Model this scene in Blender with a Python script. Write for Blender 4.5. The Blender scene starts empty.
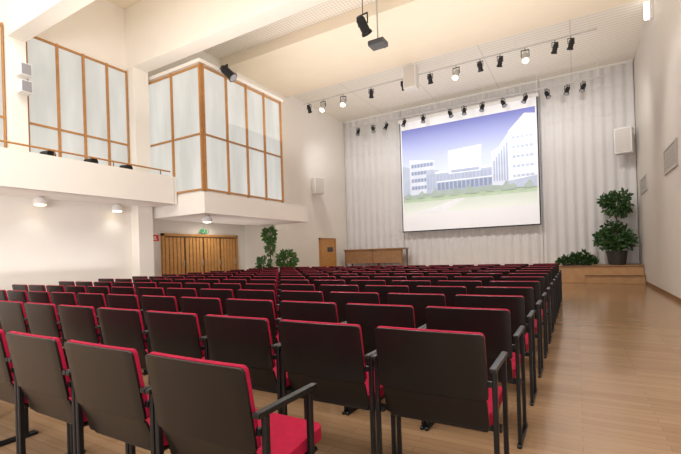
import bpy, bmesh, math, random
from mathutils import Vector, Matrix, Euler
random.seed(7)
S = bpy.context.scene
COL = S.collection
S.view_settings.view_transform = 'Standard'
PI = math.pi

# ------------------------------------------------------------------ camera (level, with a little lens rise as architectural photos have)
F = 408.0
H = 1.21
RISE = 26.6
YAW, ROLL = math.radians(30.1), -0.0316
R3 = (Matrix.Rotation(YAW, 3, 'Z') @ Matrix.Rotation(PI/2, 3, 'X') @ Matrix.Rotation(ROLL, 3, 'Z'))
CAMLOC = Vector((0, 0, H))
cd = bpy.data.cameras.new('camera'); cam = bpy.data.objects.new('camera', cd); COL.objects.link(cam)
cd.sensor_width = 36; cd.lens = F/681*36; cd.clip_start = 0.02; cd.shift_y = RISE/681
cam.matrix_world = Matrix.Translation(CAMLOC) @ R3.to_4x4()
S.camera = cam

def ray(px, py): return R3 @ Vector(((px-340.5)/F, -(py-227-RISE)/F, -1))
def onX(px, py, X):
    r = ray(px, py); return CAMLOC + r*(X/r.x)
def onY(px, py, Y):
    r = ray(px, py); return CAMLOC + r*(Y/r.y)
def onZ(px, py, Z):
    r = ray(px, py); return CAMLOC + r*((Z-H)/r.z)
def proj(p):
    v = R3.transposed() @ (Vector(p)-CAMLOC)
    if v.z > -0.05: return None
    return (340.5 + F*v.x/-v.z, 227 + RISE - F*v.y/-v.z)

# ------------------------------------------------------------------ materials
def lin(c):
    return tuple(((x/255)/12.92 if x/255 <= .04045 else ((x/255+.055)/1.055)**2.4) for x in c) + (1,)
def mat(name, rgb, rough=.6, var=.06, scale=6, bump=0, spec=.4, emit=0, metal=0, ecol=None):
    m = bpy.data.materials.new(name); m.use_nodes = True
    nt = m.node_tree; b = nt.nodes['Principled BSDF']
    b.inputs['Roughness'].default_value = rough
    b.inputs['Specular IOR Level'].default_value = spec
    b.inputs['Metallic'].default_value = metal
    tc = nt.nodes.new('ShaderNodeTexCoord'); n = nt.nodes.new('ShaderNodeTexNoise')
    n.inputs['Scale'].default_value = scale; n.inputs['Detail'].default_value = 4
    nt.links.new(tc.outputs['Object'], n.inputs['Vector'])
    r = nt.nodes.new('ShaderNodeValToRGB'); c = lin(rgb)
    r.color_ramp.elements[0].position = .3; r.color_ramp.elements[1].position = .7
    r.color_ramp.elements[0].color = tuple(x*(1-var) for x in c[:3])+(1,)
    r.color_ramp.elements[1].color = tuple(min(1, x*(1+var)) for x in c[:3])+(1,)
    nt.links.new(n.outputs['Fac'], r.inputs['Fac']); nt.links.new(r.outputs['Color'], b.inputs['Base Color'])
    if bump:
        bp = nt.nodes.new('ShaderNodeBump'); bp.inputs['Strength'].default_value = bump; bp.inputs['Distance'].default_value = .01
        n2 = nt.nodes.new('ShaderNodeTexNoise'); n2.inputs['Scale'].default_value = scale*25
        nt.links.new(tc.outputs['Object'], n2.inputs['Vector'])
        nt.links.new(n2.outputs['Fac'], bp.inputs['Height']); nt.links.new(bp.outputs['Normal'], b.inputs['Normal'])
    if emit:
        b.inputs['Emission Color'].default_value = lin(ecol or rgb); b.inputs['Emission Strength'].default_value = emit
    return m

M = {}
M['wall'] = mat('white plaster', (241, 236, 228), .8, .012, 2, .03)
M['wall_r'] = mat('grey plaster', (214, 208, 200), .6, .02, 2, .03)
M['ceil'] = mat('warm cream ceiling paint', (242, 230, 210), .85, .015, 2)
M['beam'] = mat('white beam paint', (245, 240, 231), .8, .012, 2)
M['curtain'] = mat('pale grey drapery', (212, 210, 209), .85, .015, 3)
M['shell'] = mat('brown black lacquered shell', (19, 15, 14), .34, .12, 9, 0, .36)
M['frame'] = mat('black powder coat', (11, 10, 12), .42, .1, 20, 0, .4)
M['red'] = mat('crimson wool upholstery', (156, 18, 52), .85, .12, 30, .25, .2)
M['wood'] = mat('honey wood', (184, 132, 78), .5, .1, 8)
M['door'] = mat('golden oak', (200, 146, 84), .5, .12, 8)
M['doorgap'] = mat('brown door gap', (120, 82, 46), .6, .12, 8)
M['stagew'] = mat('stage wood', (182, 142, 100), .5, .1, 5)
M['tablew'] = mat('light brown table wood', (156, 117, 82), .5, .12, 7)
M['dkwood'] = mat('mid brown wood', (132, 94, 64), .5, .15, 7)
M['black'] = mat('matte black metal', (22, 22, 24), .5, .1, 20)
M['white'] = mat('white enamel', (236, 234, 231), .5, .02, 10)
M['spkr'] = mat('pale grey enamel', (224, 221, 217), .5, .02, 10)
M['grey'] = mat('light grey metal', (190, 188, 185), .45, .04, 20)
M['vent'] = mat('pale vent metal', (194, 189, 183), .5, .03, 20)
M['dgrey'] = mat('dark grey plastic', (78, 78, 80), .55, .08, 20)
M['lens'] = mat('lamp glass', (255, 236, 200), .3, .01, 5, emit=4)
M['lens_dim'] = mat('unlit lamp glass', (150, 150, 155), .15, .05, 5)
M['lamp'] = mat('lit diffuser', (255, 250, 240), .3, .01, 5, emit=6)
M['leaf'] = mat('dark green leaf', (56, 86, 42), .5, .35, 14)
M['leaf2'] = mat('fresh green leaf', (78, 114, 54), .5, .35, 14)
M['bark'] = mat('brown bark', (94, 70, 48), .8, .2, 30, .3)
M['pot'] = mat('charcoal planter', (58, 54, 52), .6, .1, 12)
M['soil'] = mat('potting soil', (50, 38, 30), .95, .2, 40, .5)
M['green'] = mat('green exit sign', (30, 150, 85), .4, .02, 5, emit=.3)
M['redsign'] = mat('red sign', (200, 50, 45), .4, .02, 5, emit=.2)
M['fabric'] = mat('white screen fabric', (238, 239, 243), .8, .01, 5, emit=.16)  # emission stands in for projector light reflected by the fabric

def pane_mat():
    m = bpy.data.materials.new('daylit translucent blind'); m.use_nodes = True; nt = m.node_tree; b = nt.nodes['Principled BSDF']
    tc = nt.nodes.new('ShaderNodeTexCoord'); n = nt.nodes.new('ShaderNodeTexNoise'); n.inputs['Scale'].default_value = 1.0; n.inputs['Detail'].default_value = 3
    mp = nt.nodes.new('ShaderNodeMapping'); mp.inputs['Scale'].default_value = (2.2, 2.2, .5)
    r = nt.nodes.new('ShaderNodeValToRGB')
    r.color_ramp.elements[0].position = .3; r.color_ramp.elements[0].color = lin((202, 203, 197))
    r.color_ramp.elements[1].position = .7; r.color_ramp.elements[1].color = lin((234, 233, 227))
    nt.links.new(tc.outputs['Object'], mp.inputs['Vector']); nt.links.new(mp.outputs['Vector'], n.inputs['Vector'])
    nt.links.new(n.outputs['Fac'], r.inputs['Fac'])
    b.inputs['Base Color'].default_value = lin((122, 120, 115)); nt.links.new(r.outputs['Color'], b.inputs['Emission Color'])
    b.inputs['Emission Strength'].default_value = .74; b.inputs['Roughness'].default_value = .3
    return m
M['pane'] = pane_mat()

def floor_mat():
    m = bpy.data.materials.new('oak parquet'); m.use_nodes = True; nt = m.node_tree; b = nt.nodes['Principled BSDF']
    tc = nt.nodes.new('ShaderNodeTexCoord')
    br = nt.nodes.new('ShaderNodeTexBrick'); br.inputs['Scale'].default_value = 1
    br.inputs['Brick Width'].default_value = .9; br.inputs['Row Height'].default_value = .075
    br.inputs['Mortar Size'].default_value = .0017; br.inputs['Bias'].default_value = -.1
    br.inputs['Color1'].default_value = lin((172, 138, 105)); br.inputs['Color2'].default_value = lin((157, 123, 91))
    br.inputs['Mortar'].default_value = lin((132, 100, 72))
    nz = nt.nodes.new('ShaderNodeTexNoise'); nz.inputs['Scale'].default_value = 3; nz.inputs['Detail'].default_value = 6
    m2 = nt.nodes.new('ShaderNodeMapping'); m2.inputs['Scale'].default_value = (1, 14, 1)
    mx = nt.nodes.new('ShaderNodeMixRGB'); mx.blend_type = 'MULTIPLY'; mx.inputs['Fac'].default_value = .27
    nt.links.new(tc.outputs['Object'], br.inputs['Vector'])
    nt.links.new(tc.outputs['Object'], m2.inputs['Vector']); nt.links.new(m2.outputs['Vector'], nz.inputs['Vector'])
    nt.links.new(br.outputs['Color'], mx.inputs['Color1']); nt.links.new(nz.outputs['Fac'], mx.inputs['Color2'])
    nt.links.new(mx.outputs['Color'], b.inputs['Base Color'])
    b.inputs['Roughness'].default_value = .17; b.inputs['Specular IOR Level'].default_value = .55
    return m
M['floor'] = floor_mat()
def perf_mat(name, c1, c2, bw, rh, ms):
    m = bpy.data.materials.new(name); m.use_nodes = True; nt = m.node_tree; b = nt.nodes['Principled BSDF']
    tc = nt.nodes.new('ShaderNodeTexCoord')
    br = nt.nodes.new('ShaderNodeTexBrick'); br.inputs['Scale'].default_value = 1; br.offset = 0
    br.inputs['Brick Width'].default_value = bw; br.inputs['Row Height'].default_value = rh; br.inputs['Mortar Size'].default_value = ms
    br.inputs['Color1'].default_value = lin(c1); br.inputs['Color2'].default_value = lin(c1); br.inputs['Mortar'].default_value = lin(c2)
    nt.links.new(tc.outputs['Object'], br.inputs['Vector']); nt.links.new(br.outputs['Color'], b.inputs['Base Color'])
    b.inputs['Roughness'].default_value = .8
    return m
M['perf'] = perf_mat('perforated ceiling panel', (243, 238, 229), (219, 212, 201), .09, .09, .012)
M['corr'] = perf_mat('ribbed stage ceiling', (241, 235, 224), (219, 211, 198), 2.4, .15, .02)

# ------------------------------------------------------------------ mesh helpers
def box(bm, lo, hi, rot=None, about=None, mi=0):
    vs = [bm.verts.new((x, y, z)) for x in (lo[0], hi[0]) for y in (lo[1], hi[1]) for z in (lo[2], hi[2])]
    for f in ((0,1,3,2),(4,6,7,5),(0,4,5,1),(2,3,7,6),(0,2,6,4),(1,5,7,3)):
        fc = bm.faces.new([vs[i] for i in f]); fc.material_index = mi
    if rot is not None: bmesh.ops.rotate(bm, verts=vs, cent=about or (0,0,0), matrix=rot)
    return vs
def cyl(bm, p0, p1, r0, r1=None, n=12, cap=True):
    r1 = r0 if r1 is None else r1
    p0, p1 = Vector(p0), Vector(p1); d = (p1-p0).normalized()
    a = d.orthogonal().normalized(); b = d.cross(a)
    A = [bm.verts.new(p0+(a*math.cos(2*PI*i/n)+b*math.sin(2*PI*i/n))*r0) for i in range(n)]
    B = [bm.verts.new(p1+(a*math.cos(2*PI*i/n)+b*math.sin(2*PI*i/n))*r1) for i in range(n)]
    for i in range(n): bm.faces.new((A[i], A[(i+1)%n], B[(i+1)%n], B[i]))
    if cap: bm.faces.new(A[::-1]); bm.faces.new(B)
def lathe(bm, prof, n=20, c=(0,0)):
    rings = [[bm.verts.new((c[0]+r*math.cos(2*PI*i/n), c[1]+r*math.sin(2*PI*i/n), z)) for i in range(n)] for r, z in prof]
    for A, B in zip(rings, rings[1:]):
        for i in range(n): bm.faces.new((A[i], A[(i+1)%n], B[(i+1)%n], B[i]))
    bm.faces.new(rings[0][::-1]); bm.faces.new(rings[-1])
def bevel(bm, off, seg=2, ang=40):
    bmesh.ops.recalc_face_normals(bm, faces=bm.faces)
    es = [e for e in bm.edges if len(e.link_faces) == 2 and e.calc_face_angle(0) > math.radians(ang)]
    bmesh.ops.bevel(bm, geom=es, offset=off, segments=seg, profile=.6, affect='EDGES', clamp_overlap=True)
def obj(name, bm, m, parent=None, smooth=False, loc=None):
    bmesh.ops.recalc_face_normals(bm, faces=bm.faces)
    me = bpy.data.meshes.new(name); bm.to_mesh(me); bm.free()
    for mm in (m if isinstance(m, list) else [m]): me.materials.append(mm)
    if smooth:
        for p in me.polygons: p.use_smooth = True
        try: me.set_sharp_from_angle(angle=math.radians(38))
        except Exception: pass
    o = bpy.data.objects.new(name, me); COL.objects.link(o)
    if parent: o.parent = parent
    if loc: o.location = loc
    return o
def NB(): return bmesh.new()
def thing(name, label, cat, loc=(0,0,0), rotz=0, group=None):
    o = bpy.data.objects.new(name, None); COL.objects.link(o); o.empty_display_size = .1
    o.location = loc; o.rotation_euler = (0,0,rotz); o['label'] = label; o['category'] = cat
    if group: o['group'] = group
    return o
def struct(name, bm, m, label, cat, parent=None):
    o = obj(name, bm, m, parent)
    o['kind'] = 'structure'; o['label'] = label; o['category'] = cat
    return o
def bxs(lst, bev=0):
    bm = NB()
    for lo, hi in lst: box(bm, lo, hi)
    if bev: bevel(bm, bev)
    return bm
ORD = ['zeroth','first','second','third','fourth','fifth','sixth','seventh','eighth','ninth','tenth','eleventh','twelfth','thirteenth','fourteenth','fifteenth','sixteenth']

# ------------------------------------------------------------------ room numbers (metres)
XR, XL, YB, ZC = 1.78, -9.55, 16.65, 7.43
XLR = -9.25          # rear part of the left wall stands a little further in
ZR = 7.3             # ceiling above the stage
XREC = -10.7
Y0 = -3.0
ZST, YST = .56, 15.5

# ------------------------------------------------------------------ setting
struct('floor', bxs([((XREC-.2, Y0, -.1), (XR+.2, YB+.2, 0))]), M['floor'], 'light brown wooden parquet floor of the hall', 'floor')
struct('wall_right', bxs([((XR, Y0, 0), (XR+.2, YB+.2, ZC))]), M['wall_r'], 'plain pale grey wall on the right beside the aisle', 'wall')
struct('wall_back', bxs([((XL-.2, YB, 0), (XR, YB+.2, ZC))]), M['wall'], 'pale wall behind the stage curtains and screen', 'wall')
struct('wall_left', bxs([((XL-.2, Y0, 0), (XL, 6.34, 2.6)), ((XL-.2, Y0, 2.6), (XL, 9.7, ZC)), ((XL-.2, 9.7, 2.6), (XLR, YB, ZC)), ((XL-.2, 11.4, 0), (XLR, YB, 2.6))]), M['wall'],
       'white wall along the left side of the hall', 'wall')
struct('wall_recess', bxs([((XREC-.2, 6.2, 0), (XREC, 11.5, 2.6)), ((XREC, 6.2, 0), (XL-.2, 6.34, 2.6)), ((XREC, 11.4, 0), (XL-.2, 11.55, 2.6)), ((XREC, 6.34, 2.42), (XL, 11.4, 2.6))]),
       M['wall'], 'cream wall of the recess holding the slatted wooden doors', 'wall')
struct('ceiling', bxs([((XL-.2, Y0, ZC), (XR+.2, 6.3, ZC+.15))]), M['ceil'], 'smooth cream ceiling above the left balcony', 'ceiling')
struct('ceiling_middle', bxs([((XL-.2, 6.3, ZC), (XR+.2, 9.3, ZC+.15))]), M['perf'], 'perforated ceiling strip beyond the large beam', 'ceiling')
struct('ceiling_smooth', bxs([((XL, 9.3, 7.12), (XR, 12.3, ZC+.15))]), M['ceil'], 'lowered smooth cream ceiling strip over the middle rows', 'ceiling')
struct('ceiling_rear', bxs([((XL-.2, 12.3, ZR), (XR+.2, YB+.2, ZR+.28))]), M['corr'], 'pale ribbed ceiling above the stage', 'ceiling')
struct('trim_1', bxs([((XL, 6.16, 5.94), (XR, 6.56, ZC))], .01), M['beam'], 'large white cross beam meeting the pillar beside the bay window', 'beam')
struct('trim_2', bxs([((XL, 3.64, 5.6), (XR, 3.94, ZC))], .01), M['beam'], 'white cross beam at top left of the hall', 'beam')
struct('trim_3', bxs([((XL, 6.16, 0), (-9.25, 6.56, 5.94))], .01), M['beam'], 'white pillar between balcony window and bay window', 'pillar')
struct('trim_4', bxs([((XL, 3.64, 2.7), (-9.34, 3.94, 5.6))], .01), M['beam'], 'white pillar left of the balcony window', 'pillar')
struct('trim_5', bxs([((XL, Y0, 2.54), (-8.5, 6.55, 2.7)), ((-8.52, Y0, 2.54), (-8.4, 6.55, 3.2)), ((XL, 6.57, 2.54), (-8.4, 6.63, 3.2))]), M['wall'],
       'white balcony with solid parapet at the left', 'balcony')
XB = -7.48
struct('wall_bay', bxs([((XL, 6.66, 2.26), (XB, 10.9, 2.76)), ((XL, 6.7, 2.76), (XB-.06, 9.66, 5.78)), ((XL, 6.62, 5.78), (XB+.02, 9.72, 5.86))]), M['wall'],
       'white box bay projecting from the left wall with ledge below', 'wall')
struct('baseboard_right', bxs([((XR-.015, Y0, 0), (XR, YST-.4, .09))]), M['dkwood'], 'thin brown skirting along the right wall', 'skirting')

def window(n, org, u, nrm, width, z0, z1, posts, transoms, label):
    u, nrm = Vector(u), Vector(nrm)
    org = Vector(org)
    def slab(bm, a, b, za, zb, d0, d1):
        p = [org + u*a + nrm*d0, org + u*b + nrm*d1]
        lo = Vector((min(p[0].x, p[1].x), min(p[0].y, p[1].y), za)); hi = Vector((max(p[0].x, p[1].x), max(p[0].y, p[1].y), zb))
        box(bm, lo, hi)
    bm = NB(); slab(bm, .02, width-.02, z0+.02, z1-.02, .0, .02)
    w = struct('window_%d' % n, bm, M['pane'], label, 'window')
    fb = NB()
    for a in posts: slab(fb, max(0, a*width-.022), min(width, a*width+.022), z0, z1, 0, .07)
    for z in transoms: slab(fb, 0, width, z-.02, z+.02, 0, .06)
    obj('window_frame', fb, M['wood'], w)
window(1, (XL, 4.0, 0), (0,1,0), (1,0,0), 2.14, 2.8, 5.88, (0,.27,.52,.77,1), (2.84, 4.05, 5.85), 'timber framed window with pale blinds behind the balcony')
window(2, (XL, 6.7, 0), (1,0,0), (0,-1,0), 2.07, 2.78, 5.76, (0,.5,.985), (2.82, 4.12, 5.72), 'narrow end window of the timber framed bay')
window(3, (XB-.06, 6.7, 0), (0,1,0), (1,0,0), 2.96, 2.78, 5.76, (0.012,.26,.5,.74,.99), (2.82, 4.12, 5.72), 'long timber framed bay window facing the hall')
window(4, (XL, 1.4, 0), (0,1,0), (1,0,0), 2.22, 2.8, 5.88, (0,.5,1), (2.84, 4.05, 5.85), 'timber framed window at the far left edge')

# doors -------------------------------------------------------------------
DH = 1.9
for i in range(4):
    y0 = 7.9 + i*.735
    bm = NB(); box(bm, (XREC, y0+.01, 0), (XREC+.05, y0+.725, DH))
    d = struct('door_%d' % (i+1), bm, M['doorgap'], 'slatted wooden folding door leaf in the recess, %s from left' % ORD[i+1], 'door')
    sb = NB()
    for k in range(5): box(sb, (XREC+.05, y0+.03+k*.138, .04), (XREC+.075, y0+.03+k*.138+.115, DH-.04))
    bevel(sb, .008, 1)
    obj('slat_panel', sb, M['door'], d)
    hb = NB(); cyl(hb, (XREC+.11, y0+.66, .95), (XREC+.11, y0+.66, 1.15), .012); box(hb, (XREC+.075, y0+.65, 1.03), (XREC+.11, y0+.67, 1.07)); obj('door_handle', hb, M['grey'], d)
struct('trim_6', bxs([((XREC, 7.82, 0), (XREC+.08, 7.9, DH+.08)), ((XREC, 10.85, 0), (XREC+.08, 10.93, DH+.08)), ((XREC, 7.82, DH+.01), (XREC+.08, 10.93, DH+.08))]), M['door'], 'wooden frame around the slatted doors', 'door frame')
pA = onX(319, 250, XLR); pB = onX(340.5, 250, XLR)
dA, dB = pA.y+.08, min(pB.y, YST-.12)
DH5 = 1.82
bm = NB(); box(bm, (XLR, dA, 0), (XLR+.05, dB, DH5))
d5 = struct('door_5', bm, M['door'], 'plain orange wooden door in the left wall near the stage', 'door')
obj('door_frame', bxs([((XLR, dA-.08, 0), (XLR+.07, dA, DH5+.07)), ((XLR, dB, 0), (XLR+.07, dB+.08, DH5+.07)), ((XLR, dA-.08, DH5), (XLR+.07, dB+.08, DH5+.07))]), M['wood'], d5)
obj('door_notice', bxs([((XLR+.05, dA+.5, 1.3), (XLR+.056, dA+.95, 1.5))]), M['dgrey'], d5)
hb = NB(); cyl(hb, (XLR+.1, dA+.2, 1.02), (XLR+.1, dA+.34, 1.02), .014); box(hb, (XLR+.05, dA+.2, 1.0), (XLR+.1, dA+.22, 1.04)); obj('door_handle', hb, M['grey'], d5)

# stage -----------------------------------------------------------------
st = thing('stage', 'low wooden stage platform with steps below the screen', 'stage', (-3.9, YST, 0))
bm = NB(); box(bm, (XLR+3.9+.02, 0, 0), (XR+3.9-.02, YB-YST-.02, ZST)); bevel(bm, .01, 1); plat = obj('platform', bm, M['stagew'], st)
bm = NB(); box(bm, (4.1, -.32, 0), (XR+3.9-.02, -.005, ZST*.5)); bevel(bm, .01, 1); stp = obj('step', bm, M['stagew'], st)
bm = NB(); box(bm, (4.1, -.345, ZST*.5-.035), (XR+3.9-.02, -.322, ZST*.5-.001)); obj('step_nosing', bm, M['dkwood'], stp)
bm = NB(); box(bm, (XLR+3.9+.02, -.022, ZST-.04), (XR+3.9-.02, -.001, ZST-.002)); obj('stage_nosing', bm, M['dkwood'], plat)

# curtains: regular straight vertical pleats, a few stitched seams high up -----------------------------
def curtain(x0, x1, label, y=YB-.075):
    bm = NB(); n = int((x1-x0)/.03); zs = [ZST+.02, 2.5, 4.5]; seams = set()
    for z in (5.6, 6.1, 6.6, 7.0):
        seams.add(len(zs)+1); zs += [z-.012, z, z+.012]
    zs.append(ZR-.02)
    vs = []
    for i in range(n+1):
        x = x0+(x1-x0)*i/n
        off = .026*math.sin(2*PI*x/.30)
        vs.append([bm.verts.new((x-x0, off+(.005 if k in seams else 0), z)) for k, z in enumerate(zs)])
    for a, b in zip(vs, vs[1:]):
        for k in range(len(zs)-1): bm.faces.new((a[k], b[k], b[k+1], a[k+1]))
    t = thing('curtain', label, 'curtain', (x0, y, 0), 0, 'pleated stage curtains')
    obj('drape', bm, M['curtain'], t, True)
    obj('curtain_track', bxs([((0, -.03, ZR-.06), (x1-x0, .03, ZR-.001))]), M['white'], t)
curtain(XLR+.02, -6.4, 'pale pleated stage curtain left of the projection screen')
curtain(-6.38, -1.06, 'pale pleated stage curtain behind the projection screen')
curtain(-1.04, XR-.02, 'pale pleated stage curtain right of the projection screen')

# screen -----------------------------------------------------------------
SX0, SX1, SZ0, SZ1, SY = -6.33, -1.12, 2.06, 6.62, 16.3
sc = thing('projection_screen', 'large white projection screen showing pale buildings under a blue sky', 'screen', ((SX0+SX1)/2, SY, SZ0))
w2 = (SX1-SX0)/2; hh = SZ1-SZ0
obj('screen_fabric', bxs([((-w2, 0, 0), (w2, .02, hh))]), M['fabric'], sc)
bm = NB()
box(bm, (-w2-.03, -.012, -.04), (w2+.03, .03, 0)); box(bm, (w2, -.012, 0), (w2+.04, .03, hh)); box(bm, (-w2-.03, -.012, 0), (-w2, .03, hh))
obj('screen_border', bm, M['black'], sc)
bm = NB(); box(bm, (-w2-.08, -.05, hh), (w2+.08, .08, hh+.14)); bevel(bm, .02); obj('screen_case', bm, M['white'], sc)
for x in (-w2*.8, w2*.8):
    bm = NB(); cyl(bm, (x, .015, hh+.14), (x, .015, ZR-SZ0), .008)
    obj('screen_hanger', bm, M['white'], sc)
EM = .32
def ramp_mat(name, c0, p0, c1, p1):
    m_ = mat(name, c0, .8, .01, 4, emit=EM)
    nt = m_.node_tree; tc = nt.nodes.new('ShaderNodeTexCoord'); sp = nt.nodes.new('ShaderNodeSeparateXYZ'); cr = nt.nodes.new('ShaderNodeValToRGB')
    nt.links.new(tc.outputs['Generated'], sp.inputs[0]); nt.links.new(sp.outputs['Z'], cr.inputs['Fac'])
    cr.color_ramp.elements[0].position = p0; cr.color_ramp.elements[0].color = lin(c0)
    cr.color_ramp.elements[1].position = p1; cr.color_ramp.elements[1].color = lin(c1)
    bs = nt.nodes['Principled BSDF']
    for l in list(bs.inputs['Base Color'].links): nt.links.remove(l)
    nt.links.new(cr.outputs['Color'], bs.inputs['Base Color']); nt.links.new(cr.outputs['Color'], bs.inputs['Emission Color'])
    return m_
def pm2(name, rgb):
    rgb = tuple(c+(226-c)*.12 for c in rgb)
    return mat(name, rgb, .8, .09, 2.5, emit=EM)
pmats = [ramp_mat('projected sky', (206, 217, 240), .45, (118, 124, 188), 1.0), ramp_mat('projected ground', (222, 227, 222), 0.0, (188, 200, 186), .2), pm2('projected hedge', (152, 168, 160)), pm2('projected facade', (202, 210, 225)),
         pm2('projected glazing', (158, 171, 199)), pm2('projected bright facade', (228, 232, 241)), pm2('projected shade', (170, 181, 203)), pm2('projected dark glazing', (124, 138, 168)),
         pm2('projected paving', (220, 223, 226)), pm2('projected green strip', (170, 190, 162))]
IW0, IW1, IZ0, IZ1 = -w2+.05, w2-.05, 2.75-SZ0, 6.3-SZ0
bm = NB()
layer = [0]
def poly(pts, mi):
    layer[0] += 1; y = -.003-.0003*layer[0]
    vs = [bm.verts.new((IW0+(IW1-IW0)*u, y, IZ0+(IZ1-IZ0)*v)) for u, v in pts]
    f = bm.faces.new(vs); f.material_index = mi
def rect(u0, u1, v0, v1, mi): poly([(u0,v0),(u1,v0),(u1,v1),(u0,v1)], mi)
rect(0, 1, 0, 1, 0); rect(0, 1, 0, .22, 1); rect(0, 1, .14, .2, 9); rect(0, 1, .19, .27, 2)
poly([(.1,0),(.34,0),(.5,.14),(.44,.14)], 8)
poly([(0,.22),(.07,.22),(.07,.54),(0,.58)], 6); poly([(.06,.22),(.27,.24),(.27,.6),(.06,.64)], 3)
for r_ in range(4):
    rect(.075, .26, .285+r_*.085, .325+r_*.085, 4)
    for k in range(7): rect(.08+k*.026, .092+k*.026, .285+r_*.085, .325+r_*.085, 7)
poly([(.2,.22),(.3,.23),(.3,.48),(.2,.5)], 6)
for k in range(4): rect(.21+k*.021, .224+k*.021, .27, .44, 4)
rect(.27, .74, .24, .45, 6); rect(.27, .74, .44, .465, 5)
poly([(.38,.42),(.62,.42),(.63,.7),(.38,.68)], 5); rect(.4, .61, .43, .46, 4)
for r_ in range(2):
    for k in range(9): rect(.395+k*.025, .41+k*.025, .5+r_*.08, .53+r_*.08, 3)
for k in range(16): rect(.285+k*.028, .3+k*.028, .36, .42, 4)
for k in range(14): rect(.29+k*.032, .313+k*.032, .25, .33, 7)
rect(.28, .74, .338, .35, 5)
poly([(.70,.24),(.83,.22),(.83,.8),(.75,.64),(.70,.6)], 3); poly([(.82,.22),(1,.2),(1,.93),(.93,.95),(.82,.79)], 5)
for k in range(6): poly([(.712+k*.018,.28),(.722+k*.018,.28),(.722+k*.018,.50+k*.035),(.712+k*.018,.50+k*.035)], 4)
for r_ in range(5):
    rect(.84, .99, .3+r_*.1, .33+r_*.1, 3)
    for k in range(5): rect(.846+k*.029, .862+k*.029, .303+r_*.1, .327+r_*.1, 6)
poly([(.8,.2),(1,.19),(1,.3),(.8,.27)], 6)
for k in range(11):
    u = .02+k*.088+.02*((k*7) % 3)
    poly([(u,.18),(u+.05,.18),(u+.056,.22),(u+.035,.245+.02*(k%3)),(u+.012,.235),(u-.004,.21)], 2)
me = bpy.data.meshes.new('projected_image')
for f in bm.faces:
    f.normal_update()
    if f.normal.y > 0: f.normal_flip()
bm.to_mesh(me); bm.free()
for m_ in pmats: me.materials.append(m_)
pi_ = bpy.data.objects.new('projected_image', me); COL.objects.link(pi_); pi_.parent = sc

# ------------------------------------------------------------------ chairs
def panel(prof, halfw, thick, corner, curve=0.0, n=8):
    pts = [Vector((0, a, b)) for a, b in prof]
    L = [0]
    for a, b in zip(pts, pts[1:]): L.append(L[-1]+(b-a).length)
    T = L[-1]
    ss = sorted(set([0, corner*.1, corner*.3, corner*.6, corner, T-corner, T-corner*.6, T-corner*.3, T-corner*.1, T]+[l for l in L if corner < l < T-corner]))
    def at(s):
        for i in range(len(pts)-1):
            if s <= L[i+1]+1e-9:
                t = (s-L[i])/(L[i+1]-L[i]); d = (pts[i+1]-pts[i]).normalized()
                return pts[i].lerp(pts[i+1], t), d
        return pts[-1], (pts[-1]-pts[-2]).normalized()
    bm = NB(); fr, bk = [], []
    for s in ss:
        e = min(s, T-s); w = halfw
        if e < corner: w = halfw-(corner-math.sqrt(max(0, corner**2-(corner-e)**2)))
        p, d = at(s); nrm = Vector((0, d.z, -d.y))
        A, B = [], []
        for i in range(n+1):
            x = -w+2*w*i/n; c = Vector((x, 0, 0))+nrm*(curve*(x/halfw)**2)
            A.append(bm.verts.new(p+c+nrm*thick)); B.append(bm.verts.new(p+c))
        fr.append(A); bk.append(B)
    for G, rev in ((fr, 0), (bk, 1)):
        for a, b in zip(G, G[1:]):
            for i in range(n):
                q = (a[i], a[i+1], b[i+1], b[i]); bm.faces.new(q[::-1] if rev else q)
    for j in range(len(ss)-1):
        bm.faces.new((fr[j][0], fr[j+1][0], bk[j+1][0], bk[j][0])); bm.faces.new((fr[j][n], bk[j][n], bk[j+1][n], fr[j+1][n]))
    for i in range(n):
        bm.faces.new((fr[0][i], bk[0][i], bk[0][i+1], fr[0][i+1])); bm.faces.new((fr[-1][i], fr[-1][i+1], bk[-1][i+1], bk[-1][i]))
    return bm
CT = .838
def make_chair():
    t = thing('auditorium_chair', 'x', 'chair', (0,0,0), 0, 'auditorium chairs set out in rows')
    bm = panel([(-.192,.53),(-.214,.66),(-.245,CT-.002)], .263, .010, .020, .005); bevel(bm, .003, 2, 50)
    br = obj('backrest', bm, M['shell'], t, True)
    bm = panel([(-.143,.388),(-.150,.43),(-.185,.526)], .254, .010, .014, .005); bevel(bm, .003, 2, 50)
    obj('lower_back_panel', bm, M['shell'], br, True)
    bm = panel([(-.177,.535),(-.201,.66),(-.2335,CT+.002)], .260, .018, .020, .005); bevel(bm, .006, 2, 50)
    obj('back_cushion', bm, M['red'], t, True)
    bm = panel([(.25,.474),(.10,.469),(-.03,.452),(-.125,.446)], .264, -.056, .05, 0); bevel(bm, .016, 3, 50)
    sc_ = obj('seat_cushion', bm, M['red'], t, True)
    bm = NB(); box(bm, (-.245, -.12, .362), (.245, .22, .386)); bevel(bm, .008, 1); obj('seat_pan', bm, M['shell'], sc_)
    bm = NB(); box(bm, (-.287, -.02, .332), (.287, .015, .362)); obj('cross_rail', bm, M['frame'], t)
    for s in (-1, 1):
        x = s*.288
        bm = NB(); box(bm, (x-.015, -.215, .665), (x+.015, .14, .687)); bevel(bm, .006, 2); obj('armrest', bm, M['frame'], t)
        for y in (-.165, .10):
            bm = NB(); box(bm, (x-.011, y-.014, .022), (x+.011, y+.014, .665)); bevel(bm, .004, 1); obj('leg', bm, M['frame'], t)
        bm = NB(); box(bm, (x-.013, -.21, 0), (x+.013, .17, .022)); bevel(bm, .005, 1); obj('foot', bm, M['frame'], t)
        bm = NB(); box(bm, (x-s*.022-.014, -.185, .595), (x-s*.022+.014, -.165, .62)); obj('back_bracket', bm, M['frame'], t)
    return t
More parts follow.
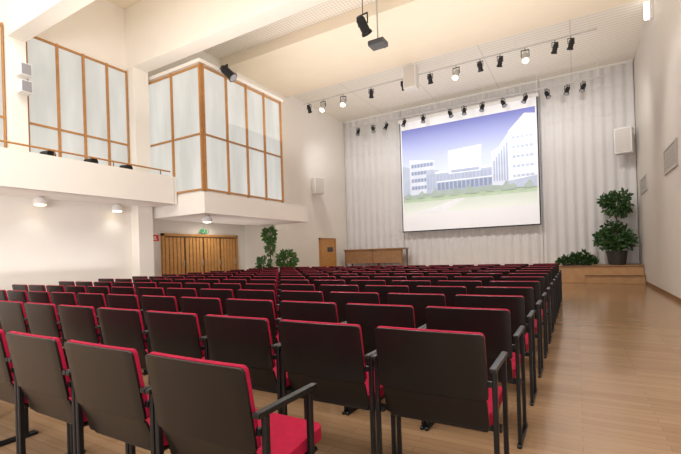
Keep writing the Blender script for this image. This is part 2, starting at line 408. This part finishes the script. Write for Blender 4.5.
def dup(root, loc, rz=0):
    r = root.copy(); COL.objects.link(r); r.location = loc; r.rotation_euler = (0,0,rz)
    for ch in root.children:
        c = ch.copy(); COL.objects.link(c); c.parent = r
        for g in ch.children:
            d = g.copy(); COL.objects.link(d); d.parent = c
    return r
proto = make_chair(); first = True
CP = .61; XC1 = -.345-.275
rows = [.99, 1.82]+[2.60+.765*i for i in range(11)]
for ri, ry in enumerate(rows):
    seat = 0
    for c in range(14):
        if ri == 0 and c == 0: continue
        seat += 1
        x = XC1-c*CP; y = ry+.25
        q = proj((x+.3, y, .4))
        if q is None or q[0] < -70: continue
        if first: o = proto; first = False; o.location = (x, y, 0)
        else: o = dup(proto, (x, y, 0))
        o['label'] = 'black-backed chair with crimson seat, %s row from camera, %s seat from right aisle' % (ORD[ri+1], ORD[seat])

# ------------------------------------------------------------------ lights / fittings on ceiling
def spot(loc, aim, label, zt, size=1.0, lit=False, col='black', group='spotlights on the ceiling rails', name='spotlight'):
    t = thing(name, label, 'spotlight', loc, 0, group)
    d = Vector(aim).normalized(); s = size
    bm = NB(); cyl(bm, -d*.13*s, -d*.08*s, .04*s, .065*s, 12); cyl(bm, -d*.08*s, d*.10*s, .065*s, .065*s, 12); cyl(bm, d*.10*s, d*.135*s, .075*s, .085*s, 12)
    hs = obj('lamp_housing', bm, M[col], t, True)
    bm = NB(); cyl(bm, d*.1355*s, d*.139*s, .07*s, .07*s, 12); obj('lens', bm, M['lens'] if lit else M['lens_dim'], hs)
    side = d.cross(Vector((0,0,1))).normalized()
    bm = NB()
    for k in (-1, 1): cyl(bm, side*k*.08*s, side*k*.08*s+Vector((0,0,.15*s)), .010*s, None, 6)
    cyl(bm, side*-.085*s+Vector((0,0,.15*s)), side*.085*s+Vector((0,0,.15*s)), .012*s, None, 6)
    cyl(bm, (0,0,.15*s), (0,0,zt), .010, None, 6)
    obj('yoke', bm, M['black'], t)
    return t
def rail(y, z, x0, x1, label):
    t = thing('ceiling_rail', label, 'light rail', ((x0+x1)/2, y, z), 0)
    L = (x1-x0)/2
    bm = NB(); box(bm, (-L, -.02, 0), (L, .02, .035)); obj('rail_bar', bm, M['grey'], t)
    n = 6
    for i in range(n):
        bm = NB()
        x = -L+.2+(2*L-.4)*i/(n-1); cyl(bm, (x, 0, .035), (x, 0, ZR-z), .006, None, 6)
        obj('hanger_rod', bm, M['white'], t)
R1Y, R1Z, R2Y, R2Z = 12.6, 6.82, 15.8, 6.68
rail(R1Y, R1Z, -8.7, .6, 'pale ceiling light rail nearer the camera')
rail(R2Y, R2Z, -8.5, .95, 'pale ceiling light rail closest to the screen')
r1 = [(309,0),(323,1),(343,1),(371,0),(403,0),(430,0),(456,1),(480,0),(500,0),(525,1),(555,0),(571,0)]
for i, (px, lit) in enumerate(r1):
    yy = 103-(px-307)*.24; p = onY(px, yy, R1Y); s = 1.25 if lit else 1.0
    aim = (random.uniform(-.1,.3), -.5, -.75) if lit else (random.uniform(-.3,.3), .55, -.8)
    spot((p.x, R1Y, R1Z-.19*s-.02), aim, '%s spotlight on the nearer ceiling rail, %s from left' % ('large pale' if lit else 'black', ORD[i+1]), .19*s+.02, s, bool(lit), 'grey' if lit else 'black')
for i, px in enumerate([358,373,386,404,423,450,464,482,503,525,547,567,583]):
    yy = 127-(px-355)*.19; p = onY(px, yy, R2Y); s = 1.05
    spot((p.x, R2Y, R2Z-.19*s-.02), (random.uniform(-.4,.4), -.35, -.85), 'black spotlight on the rail by the screen, %s from left' % ORD[i+1], .19*s+.02, s, False, 'black')
p = onY(363, 25, 8.0); spot(p, (.1, .7, -.6), 'large black spotlight hanging left of the projector', ZC-p.z, 1.5, False, 'black', None, 'stage_spotlight')
t = thing('bay_spotlight', 'black spotlight on a bracket at the bay window corner', 'spotlight', (-7.2, 7.25, 5.68))
dv = Vector((.55, .2, -.6)).normalized()
bm = NB(); cyl(bm, -dv*.2, -dv*.12, .06, .1, 12); cyl(bm, -dv*.12, dv*.16, .1, .1, 12); cyl(bm, dv*.16, dv*.2, .11, .125, 12); hs = obj('lamp_housing', bm, M['black'], t, True)
bm = NB(); cyl(bm, dv*.201, dv*.206, .1, None, 12); obj('lens', bm, M['lens_dim'], hs)
bm = NB(); cyl(bm, (-.258, 0, .15), (0, 0, .2), .015, None, 6); cyl(bm, (0, 0, .2), (0,0,.05), .015, None, 6); obj('yoke', bm, M['black'], t)
p = onY(378, 44, 9.0)
t = thing('projector', 'grey video projector hanging from the ceiling on a rod', 'projector', p)
bm = NB(); box(bm, (-.2, -.16, -.06), (.2, .16, .06)); bevel(bm, .02); pb = obj('projector_body', bm, M['dgrey'], t, True)
bm = NB(); cyl(bm, (.09, .16, 0), (.09, .21, 0), .045, .04, 16); obj('projector_lens', bm, M['lens_dim'], pb, True)
bm = NB(); cyl(bm, (0,0,.06), (0,0,ZC-p.z), .02, None, 10); box(bm, (-.09,-.09,ZC-p.z-.02), (.09,.09,ZC-p.z-.001)); box(bm, (-.12,-.1,.06), (.12,.1,.075)); obj('ceiling_mount', bm, M['grey'], t)
def speaker(loc, w, h, dp, rz, label, mount, tilt=0):
    t = thing('wall_speaker', label, 'loudspeaker', loc, rz, 'white loudspeakers')
    bm = NB(); box(bm, (-w/2, -dp/2, -h/2), (w/2, dp/2, h/2)); bevel(bm, .02); cb = obj('cabinet', bm, M['spkr'], t, True)
    bm = NB(); box(bm, (-w*.43, -dp/2-.008, -h*.45), (w*.43, -dp/2, h*.45)); obj('grille', bm, M['vent'], cb)
    bm = NB(); cyl(bm, mount[0], mount[1], .02, None, 8); obj('bracket', bm, M['grey'], t)
q = onX(318, 186, XLR+.33)
speaker((XLR+.33, q.y, q.z), .42, .66, .32, math.radians(60), 'white loudspeaker on the left wall above the orange door', ((0,.15,0),(.0,.36,0)))
q = onY(411, 78, 12.5)
speaker((q.x, 12.5, q.z), .42, .74, .35, 0, 'white loudspeaker hanging from the ceiling over middle rows', ((0,0,.34),(0,0,ZR-q.z)))
q = onY(624, 141, 16.05)
speaker((q.x, 16.05, q.z), .48, .82, .34, math.radians(-15), 'white loudspeaker hung beside curtain near right wall', ((0,.15,0),(.1,.5,0)))
for k, z in enumerate((4.95, 4.62)):
    t = thing('pillar_floodlight', '%s white floodlight on the pillar left of balcony window' % ('upper', 'lower')[k], 'floodlight', (-9.17, 3.82, z), 0, 'white floodlights on the pillar')
    bm = NB(); box(bm, (-.1,-.1,-.12), (.1,.1,.12)); bevel(bm, .02); hs = obj('lamp_housing', bm, M['white'], t)
    bm = NB(); box(bm, (.1,-.08,-.1), (.106,.08,.1)); obj('lens', bm, M['lens_dim'], hs)
    bm = NB(); box(bm, (-.168,-.03,-.03), (-.1,.03,.03)); obj('bracket', bm, M['grey'], t)
t = thing('wall_lamp', 'bright white lamp high on the right wall', 'lamp', (XR-.13, 12.65, 6.98))
bm = NB(); box(bm, (.05,-.1,-.22), (.129,.1,.22)); obj('lamp_back', bm, M['white'], t)
bm = NB(); cyl(bm, (-.0,0,-.2), (-.0,0,.2), .05, None, 14); obj('diffuser', bm, M['lamp'], t, True)
for k, (pxa, pxb, z0, z1, lab) in enumerate(((665, 678, 2.75, 3.3, 'pale wall vent grille on the right wall, nearer the camera'), (641, 648, 2.75, 3.2, 'pale wall vent grille on the right wall, near the stage'))):
    yb, ya = onX(pxa, 160+k*26, XR).y, onX(pxb, 160+k*26, XR).y
    yb = min(yb, YB-.7)
    t = thing('wall_vent', lab, 'vent', (XR, ya, z0))
    bm = NB(); W = yb-ya; Hh = z1-z0
    box(bm, (-.03,0,0), (-.001,W,.04)); box(bm, (-.03,0,Hh-.04), (-.001,W,Hh)); box(bm, (-.03,0,.04), (-.001,.04,Hh-.04)); box(bm, (-.03,W-.04,.04), (-.001,W,Hh-.04)); obj('vent_frame', bm, M['vent'], t)
    bm = NB()
    for i in range(9): box(bm, (-.024, .04, .05+i*(Hh-.1)/9), (-.006, W-.04, .05+i*(Hh-.1)/9+.03))
    obj('vent_slats', bm, M['vent'], t)
t = thing('handrail', 'thin wooden handrail along the top of the balcony parapet', 'handrail', (-8.46, Y0, 3.2))
bm = NB(); cyl(bm, (0,0,.12), (0,9.5,.12), .018, None, 10); obj('rail_bar', bm, M['wood'], t, True)
for i in range(9):
    bm = NB(); cyl(bm, (0,.2+i*1.13,0), (0,.2+i*1.13,.12), .012, None, 6)
    obj('rail_post', bm, M['dkwood'], t)
for i, px in enumerate((47, 90, 125)):
    q = onX(px, 155, -8.65)
    t = thing('balcony_spotlight', 'small black spotlight behind balcony parapet, %s from left' % ORD[i+1], 'spotlight', (-8.66, q.y, 2.7), 0, 'black spotlights on the balcony')
    bm = NB(); cyl(bm, (0,0,0), (0,0,.44), .015, None, 8); cyl(bm, (0,0,0), (0,0,.015), .1, None, 12); obj('stand', bm, M['black'], t)
    bm = NB(); cyl(bm, (-.1,-.02,.57), (.12,.03,.55), .07, .09, 12); box(bm, (-.1,-.06,.42), (.04,.06,.52)); obj('lamp_housing', bm, M['black'], t, True)
dl = []
for i, (px, py, zz, lab) in enumerate(((40, 201, 2.45, 'white round downlight under the balcony, the nearer one'), (117, 208, 2.45, 'white round downlight under the balcony, beside the pillar'), (207, 219, 2.17, 'small round downlight under the bay ledge'))):
    q = onZ(px, py, zz)
    q.x = min(q.x, -8.6 if i < 2 else -7.6)
    top = 2.54 if i < 2 else 2.26
    dl.append((q.x, q.y, top))
    t = thing('ceiling_downlight', lab, 'downlight', (q.x, q.y, top), 0, 'round downlights')
    bm = NB(); lathe(bm, [(.05,-.001),(.075,-.02),(.12,-.10),(.125,-.15),(.115,-.16)], 20); sh = obj('lamp_shade', bm, M['white'], t, True)
    bm = NB(); lathe(bm, [(.10,-.162),(.09,-.18),(.02,-.19)], 16); obj('bulb', bm, M['lens'], sh, True)
q = onX(203, 236, XREC+.02)
t = thing('exit_sign', 'green emergency exit sign above the slatted doors', 'exit sign', (XREC+.08, q.y, 2.08))
bm = NB(); box(bm, (.001,-.15,-.06), (.04,.15,.06)); bevel(bm, .005,1); sb = obj('sign_box', bm, M['green'], t)
bm = NB(); box(bm, (-.079,-.02,-.02), (.001,.02,.02)); obj('bracket', bm, M['grey'], t)
bm = NB()
for lo, hi in (((.041,-.03,.02),(.044,.0,.045)), ((.041,-.05,-.015),(.044,.0,.018)), ((.041,-.08,-.045),(.044,-.04,-.02)), ((.041,.0,-.045),(.044,.03,-.015)), ((.041,.07,-.045),(.044,.12,.045))): box(bm, lo, hi)
obj('running_figure', bm, M['white'], sb)
q = onX(155, 238, XREC+.02)
t = thing('alarm_sign', 'small red sign on the recess wall beside the pillar', 'sign', (XREC, q.y, q.z))
bm = NB(); box(bm, (.001,-.13,-.09), (.015,.13,.09)); sb = obj('sign_plate', bm, M['redsign'], t)
bm = NB(); box(bm, (.0155,-.06,-.05), (.018,.06,-.02)); box(bm, (.0155,-.03,-.01), (.018,.03,.05)); obj('symbol', bm, M['white'], sb)

# table on stage ----------------------------------------------------------
t = thing('stage_table', 'long plain wooden table on the stage left of the screen', 'table', (-7.5, 15.95, ZST), 0)
bm = NB(); box(bm, (-1.38,-.35,.76), (1.38,.35,.815)); bevel(bm, .008,1); obj('tabletop', bm, M['tablew'], t)
for sx in (-1, 1):
    bm = NB(); box(bm, (min(sx*.03,sx*1.292),-.31,.2), (max(sx*.03,sx*1.292),-.29,.76)); obj('front_panel', bm, M['tablew'], t)
for sx in (-1,0,1):
    for sy in (-1,1):
        bm = NB(); box(bm, (sx*1.32-.028, sy*.29-.028, 0), (sx*1.32+.028, sy*.29+.028, .76)); obj('leg', bm, M['dkwood'], t)

# plants ------------------------------------------------------------------
def leaves(bm, c, rx, rz, n, L, droop=.2, ry=None, zmin=None):
    c = Vector(c); ry = ry or rx
    for i in range(n):
        d = Vector((random.gauss(0,1), random.gauss(0,1), random.gauss(0,1))).normalized()
        rr = random.uniform(.08, 1.12)**.5
        p = c+Vector((d.x*rx*rr, d.y*ry*rr, d.z*rz*rr))
        a = (d+Vector((random.uniform(-.6,.6), random.uniform(-.6,.6), random.uniform(-.7,.6)-droop))).normalized()
        b = a.cross(Vector((random.uniform(-1,1), random.uniform(-1,1), random.uniform(-.2,1)))).normalized()
        l = L*random.uniform(.7,1.25); w = l*.3; nn = a.cross(b)*l*.08
        qs = (p, p+a*l*.3+b*w*.9+nn, p+a*l*.65+b*w*.85+nn, p+a*l-nn, p+a*l*.65-b*w*.85+nn, p+a*l*.3-b*w*.9+nn)
        if zmin is not None and min(q.z for q in qs) < zmin: continue
        v = [bm.verts.new(q) for q in qs]
        bm.faces.new((v[0], v[1], v[2], v[3])); bm.faces.new((v[0], v[3], v[4], v[5]))
def potted(name, label, loc, pot_r, pot_h, clumps, stems, leafmat, cat='plant', L=.13, group=None, droop=.2):
    t = thing(name, label, cat, loc, 0, group)
    bm = NB(); lathe(bm, [(pot_r*.75,0),(pot_r*.8,.01),(pot_r,pot_h*.93),(pot_r*1.05,pot_h*.94),(pot_r*1.05,pot_h),(pot_r*.93,pot_h),(pot_r*.9,pot_h-.05)], 24); pt = obj('pot', bm, M['pot'], t, True)
    bm = NB(); lathe(bm, [(pot_r*.88,pot_h-.049),(pot_r*.88,pot_h-.03)], 24); obj('soil', bm, M['soil'], pt)
    for s in stems:
        bm = NB()
        for a, b, r in s: cyl(bm, a, b, r, r*.85, 8)
        obj('stem', bm, M['bark'], t, True)
    for cl in clumps:
        bm = NB()
        for (c, rx, rz, n) in cl: leaves(bm, c, rx, rz, n, L, droop, min(rx, .36), .05)
        obj('foliage', bm, leafmat, t)
    return t
potted('potted_tree', 'tall potted tree with two rounded leafy crowns on the stage', (1.12, 15.98, ZST), .29, .46,
       [[((.02,0,1.98), .38, .36, 460), ((.22,.05,2.2), .2, .18, 80), ((-.22,-.05,2.1), .2, .2, 80), ((.2,-.05,1.74), .18, .16, 60)],
        [((0,-.03,.96), .42, .34, 500), ((-.36,-.05,.84), .24, .26, 190), ((.28,-.08,.8), .2, .26, 150), ((-.05,-.2,.68), .28, .2, 140), ((-.15,0,1.26), .2, .16, 70)]],
       [[((0,0,.4),(.03,.01,1.2),.03),((.03,.01,1.2),(.0,0,1.9),.025)], [((0,0,.4),(-.25,-.05,.85),.018)]], M['leaf'], 'tree', .13)
t = thing('planter_trough', 'low planter of loose green foliage left of the tall potted tree', 'planter', (-.02, 15.74, ZST))
bm = NB(); box(bm, (-.42,-.07,0), (.42,.07,.07)); bevel(bm, .01, 2); tr = obj('trough', bm, M['pot'], t)
obj('soil', bxs([((-.4,-.055,.07), (.4,.055,.076))]), M['soil'], tr)
sp_ = [(-.42,.13,.12,.09),(-.3,.18,.11,.11),(-.18,.13,.12,.08),(-.06,.22,.12,.15),(.08,.15,.12,.10),(.2,.27,.12,.19),(.32,.18,.12,.13),(.42,.14,.12,.10)]
bm = NB()
for x, z, rx, rz in sp_: leaves(bm, (x, -.01, z), rx, rz, 75, .14, -.15, .11, .015)
obj('foliage', bm, M['leaf'], t)
for x, z, rx, rz in sp_:
    bm = NB(); cyl(bm, (x*.9,0,.072), (x,0,z), .008, .006, 6); obj('stem', bm, M['bark'], t)
q = onY(270, 240, 10.8)
potted('floor_plant', 'tall slender leafy plant standing below the bay ledge', (q.x-.02, 10.8, 0), .18, .4,
       [[((0,0,1.9), .2, .24, 230), ((.03,0,1.45), .12, .2, 80)]], [[((0,0,.35),(.02,0,1.2),.022),((.02,0,1.2),(0,0,1.9),.018)]], M['leaf2'], 'plant', .13)
q = onY(287, 258, 11.2)
potted('floor_shrub', 'bushy broad plant right of the tall slender plant', (q.x, 11.2, 0), .22, .4,
       [[((0,0,1.02), .3, .34, 360)]], [[((0,0,.35),(0,0,1.0),.022)]], M['leaf2'], 'plant', .14)
q = onY(264, 262, 10.1)
potted('floor_shrub', 'small leafy plant left of the tall slender plant', (q.x, 10.1, 0), .18, .35,
       [[((0,0,.9), .22, .26, 220)]], [[((0,0,.3),(0,0,.85),.02)]], M['leaf'], 'plant', .12)

# ------------------------------------------------------------------ lights
def area(loc, rot, sx, sy, e, col):
    l = bpy.data.lights.new('area', 'AREA'); l.shape = 'RECTANGLE'; l.size = sx; l.size_y = sy; l.energy = e; l.color = col
    o = bpy.data.objects.new('area_light', l); COL.objects.link(o); o.location = loc; o.rotation_euler = rot; return o
area((-3.6, .8, 7.35), (0,0,0), 9, 4, 450, (1,.975,.93))
area((-4.2, 5.0, 4.6), (PI,0,0), 8, 2, 90, (1,.93,.83))  # this and the next two: added unseen up-facing fills that brighten the ceiling
area((-3.6, 9.5, 4.6), (PI,0,0), 9, 4, 155, (1,.95,.88))
area((-3.6, 14.2, 4.4), (PI,0,0), 9, 2, 60, (1,.97,.92))
# added unseen up-facing fills that brighten the undersides of balcony and bay
area((-9.0, 2.8, 1.0), (PI,0,0), .8, 6, 14, (1,.985,.96))
area((-8.8, 8.8, .95), (PI,0,0), 2.0, 3.4, 20, (1,.975,.93))
def spotl(loc, target, e, ang, col, rad=.08):
    l = bpy.data.lights.new('spot', 'SPOT'); l.energy = e; l.spot_size = math.radians(ang); l.spot_blend = .8; l.color = col; l.shadow_soft_size = rad
    o = bpy.data.objects.new('spot_light', l); COL.objects.link(o); o.location = loc
    o.rotation_euler = (Vector(target)-Vector(loc)).to_track_quat('-Z', 'Y').to_euler()
for x in (-8, -5.2, -2.4, .2):
    spotl((x, 12.3, 6.3), (x*.9, 17, 2.8), 250, 105, (1,.98,.97), .2)
    spotl((x, 12.0, 6.3), (x*.85, 8.0, 0), 290, 100, (1,.965,.91), .2)
for x, y, z in dl:
    spotl((x, y, z-.22), (x, y, 0), 4, 130, (1,.97,.92), .06)
spotl((-9.9, 9.4, 2.35), (-10.6, 9.4, 0), 32, 150, (1,.93,.82), .1)  # added fill for the dark door recess, no fixture belongs to it
# added out-of-view fill areas behind the camera, brightening the left side
area((1.3, -2.4, 2.6), (math.radians(90), 0, math.radians(70)), 4, 3, 240, (1,.985,.97))
area((-3.2, -2.6, 1.7), (math.radians(90), 0, math.radians(60)), 3, 1.4, 230, (1,.99,.98))
w = bpy.data.worlds.new('world'); S.world = w; w.use_nodes = True
w.node_tree.nodes['Background'].inputs['Color'].default_value = (1, .98, .955, 1); w.node_tree.nodes['Background'].inputs['Strength'].default_value = 1.05
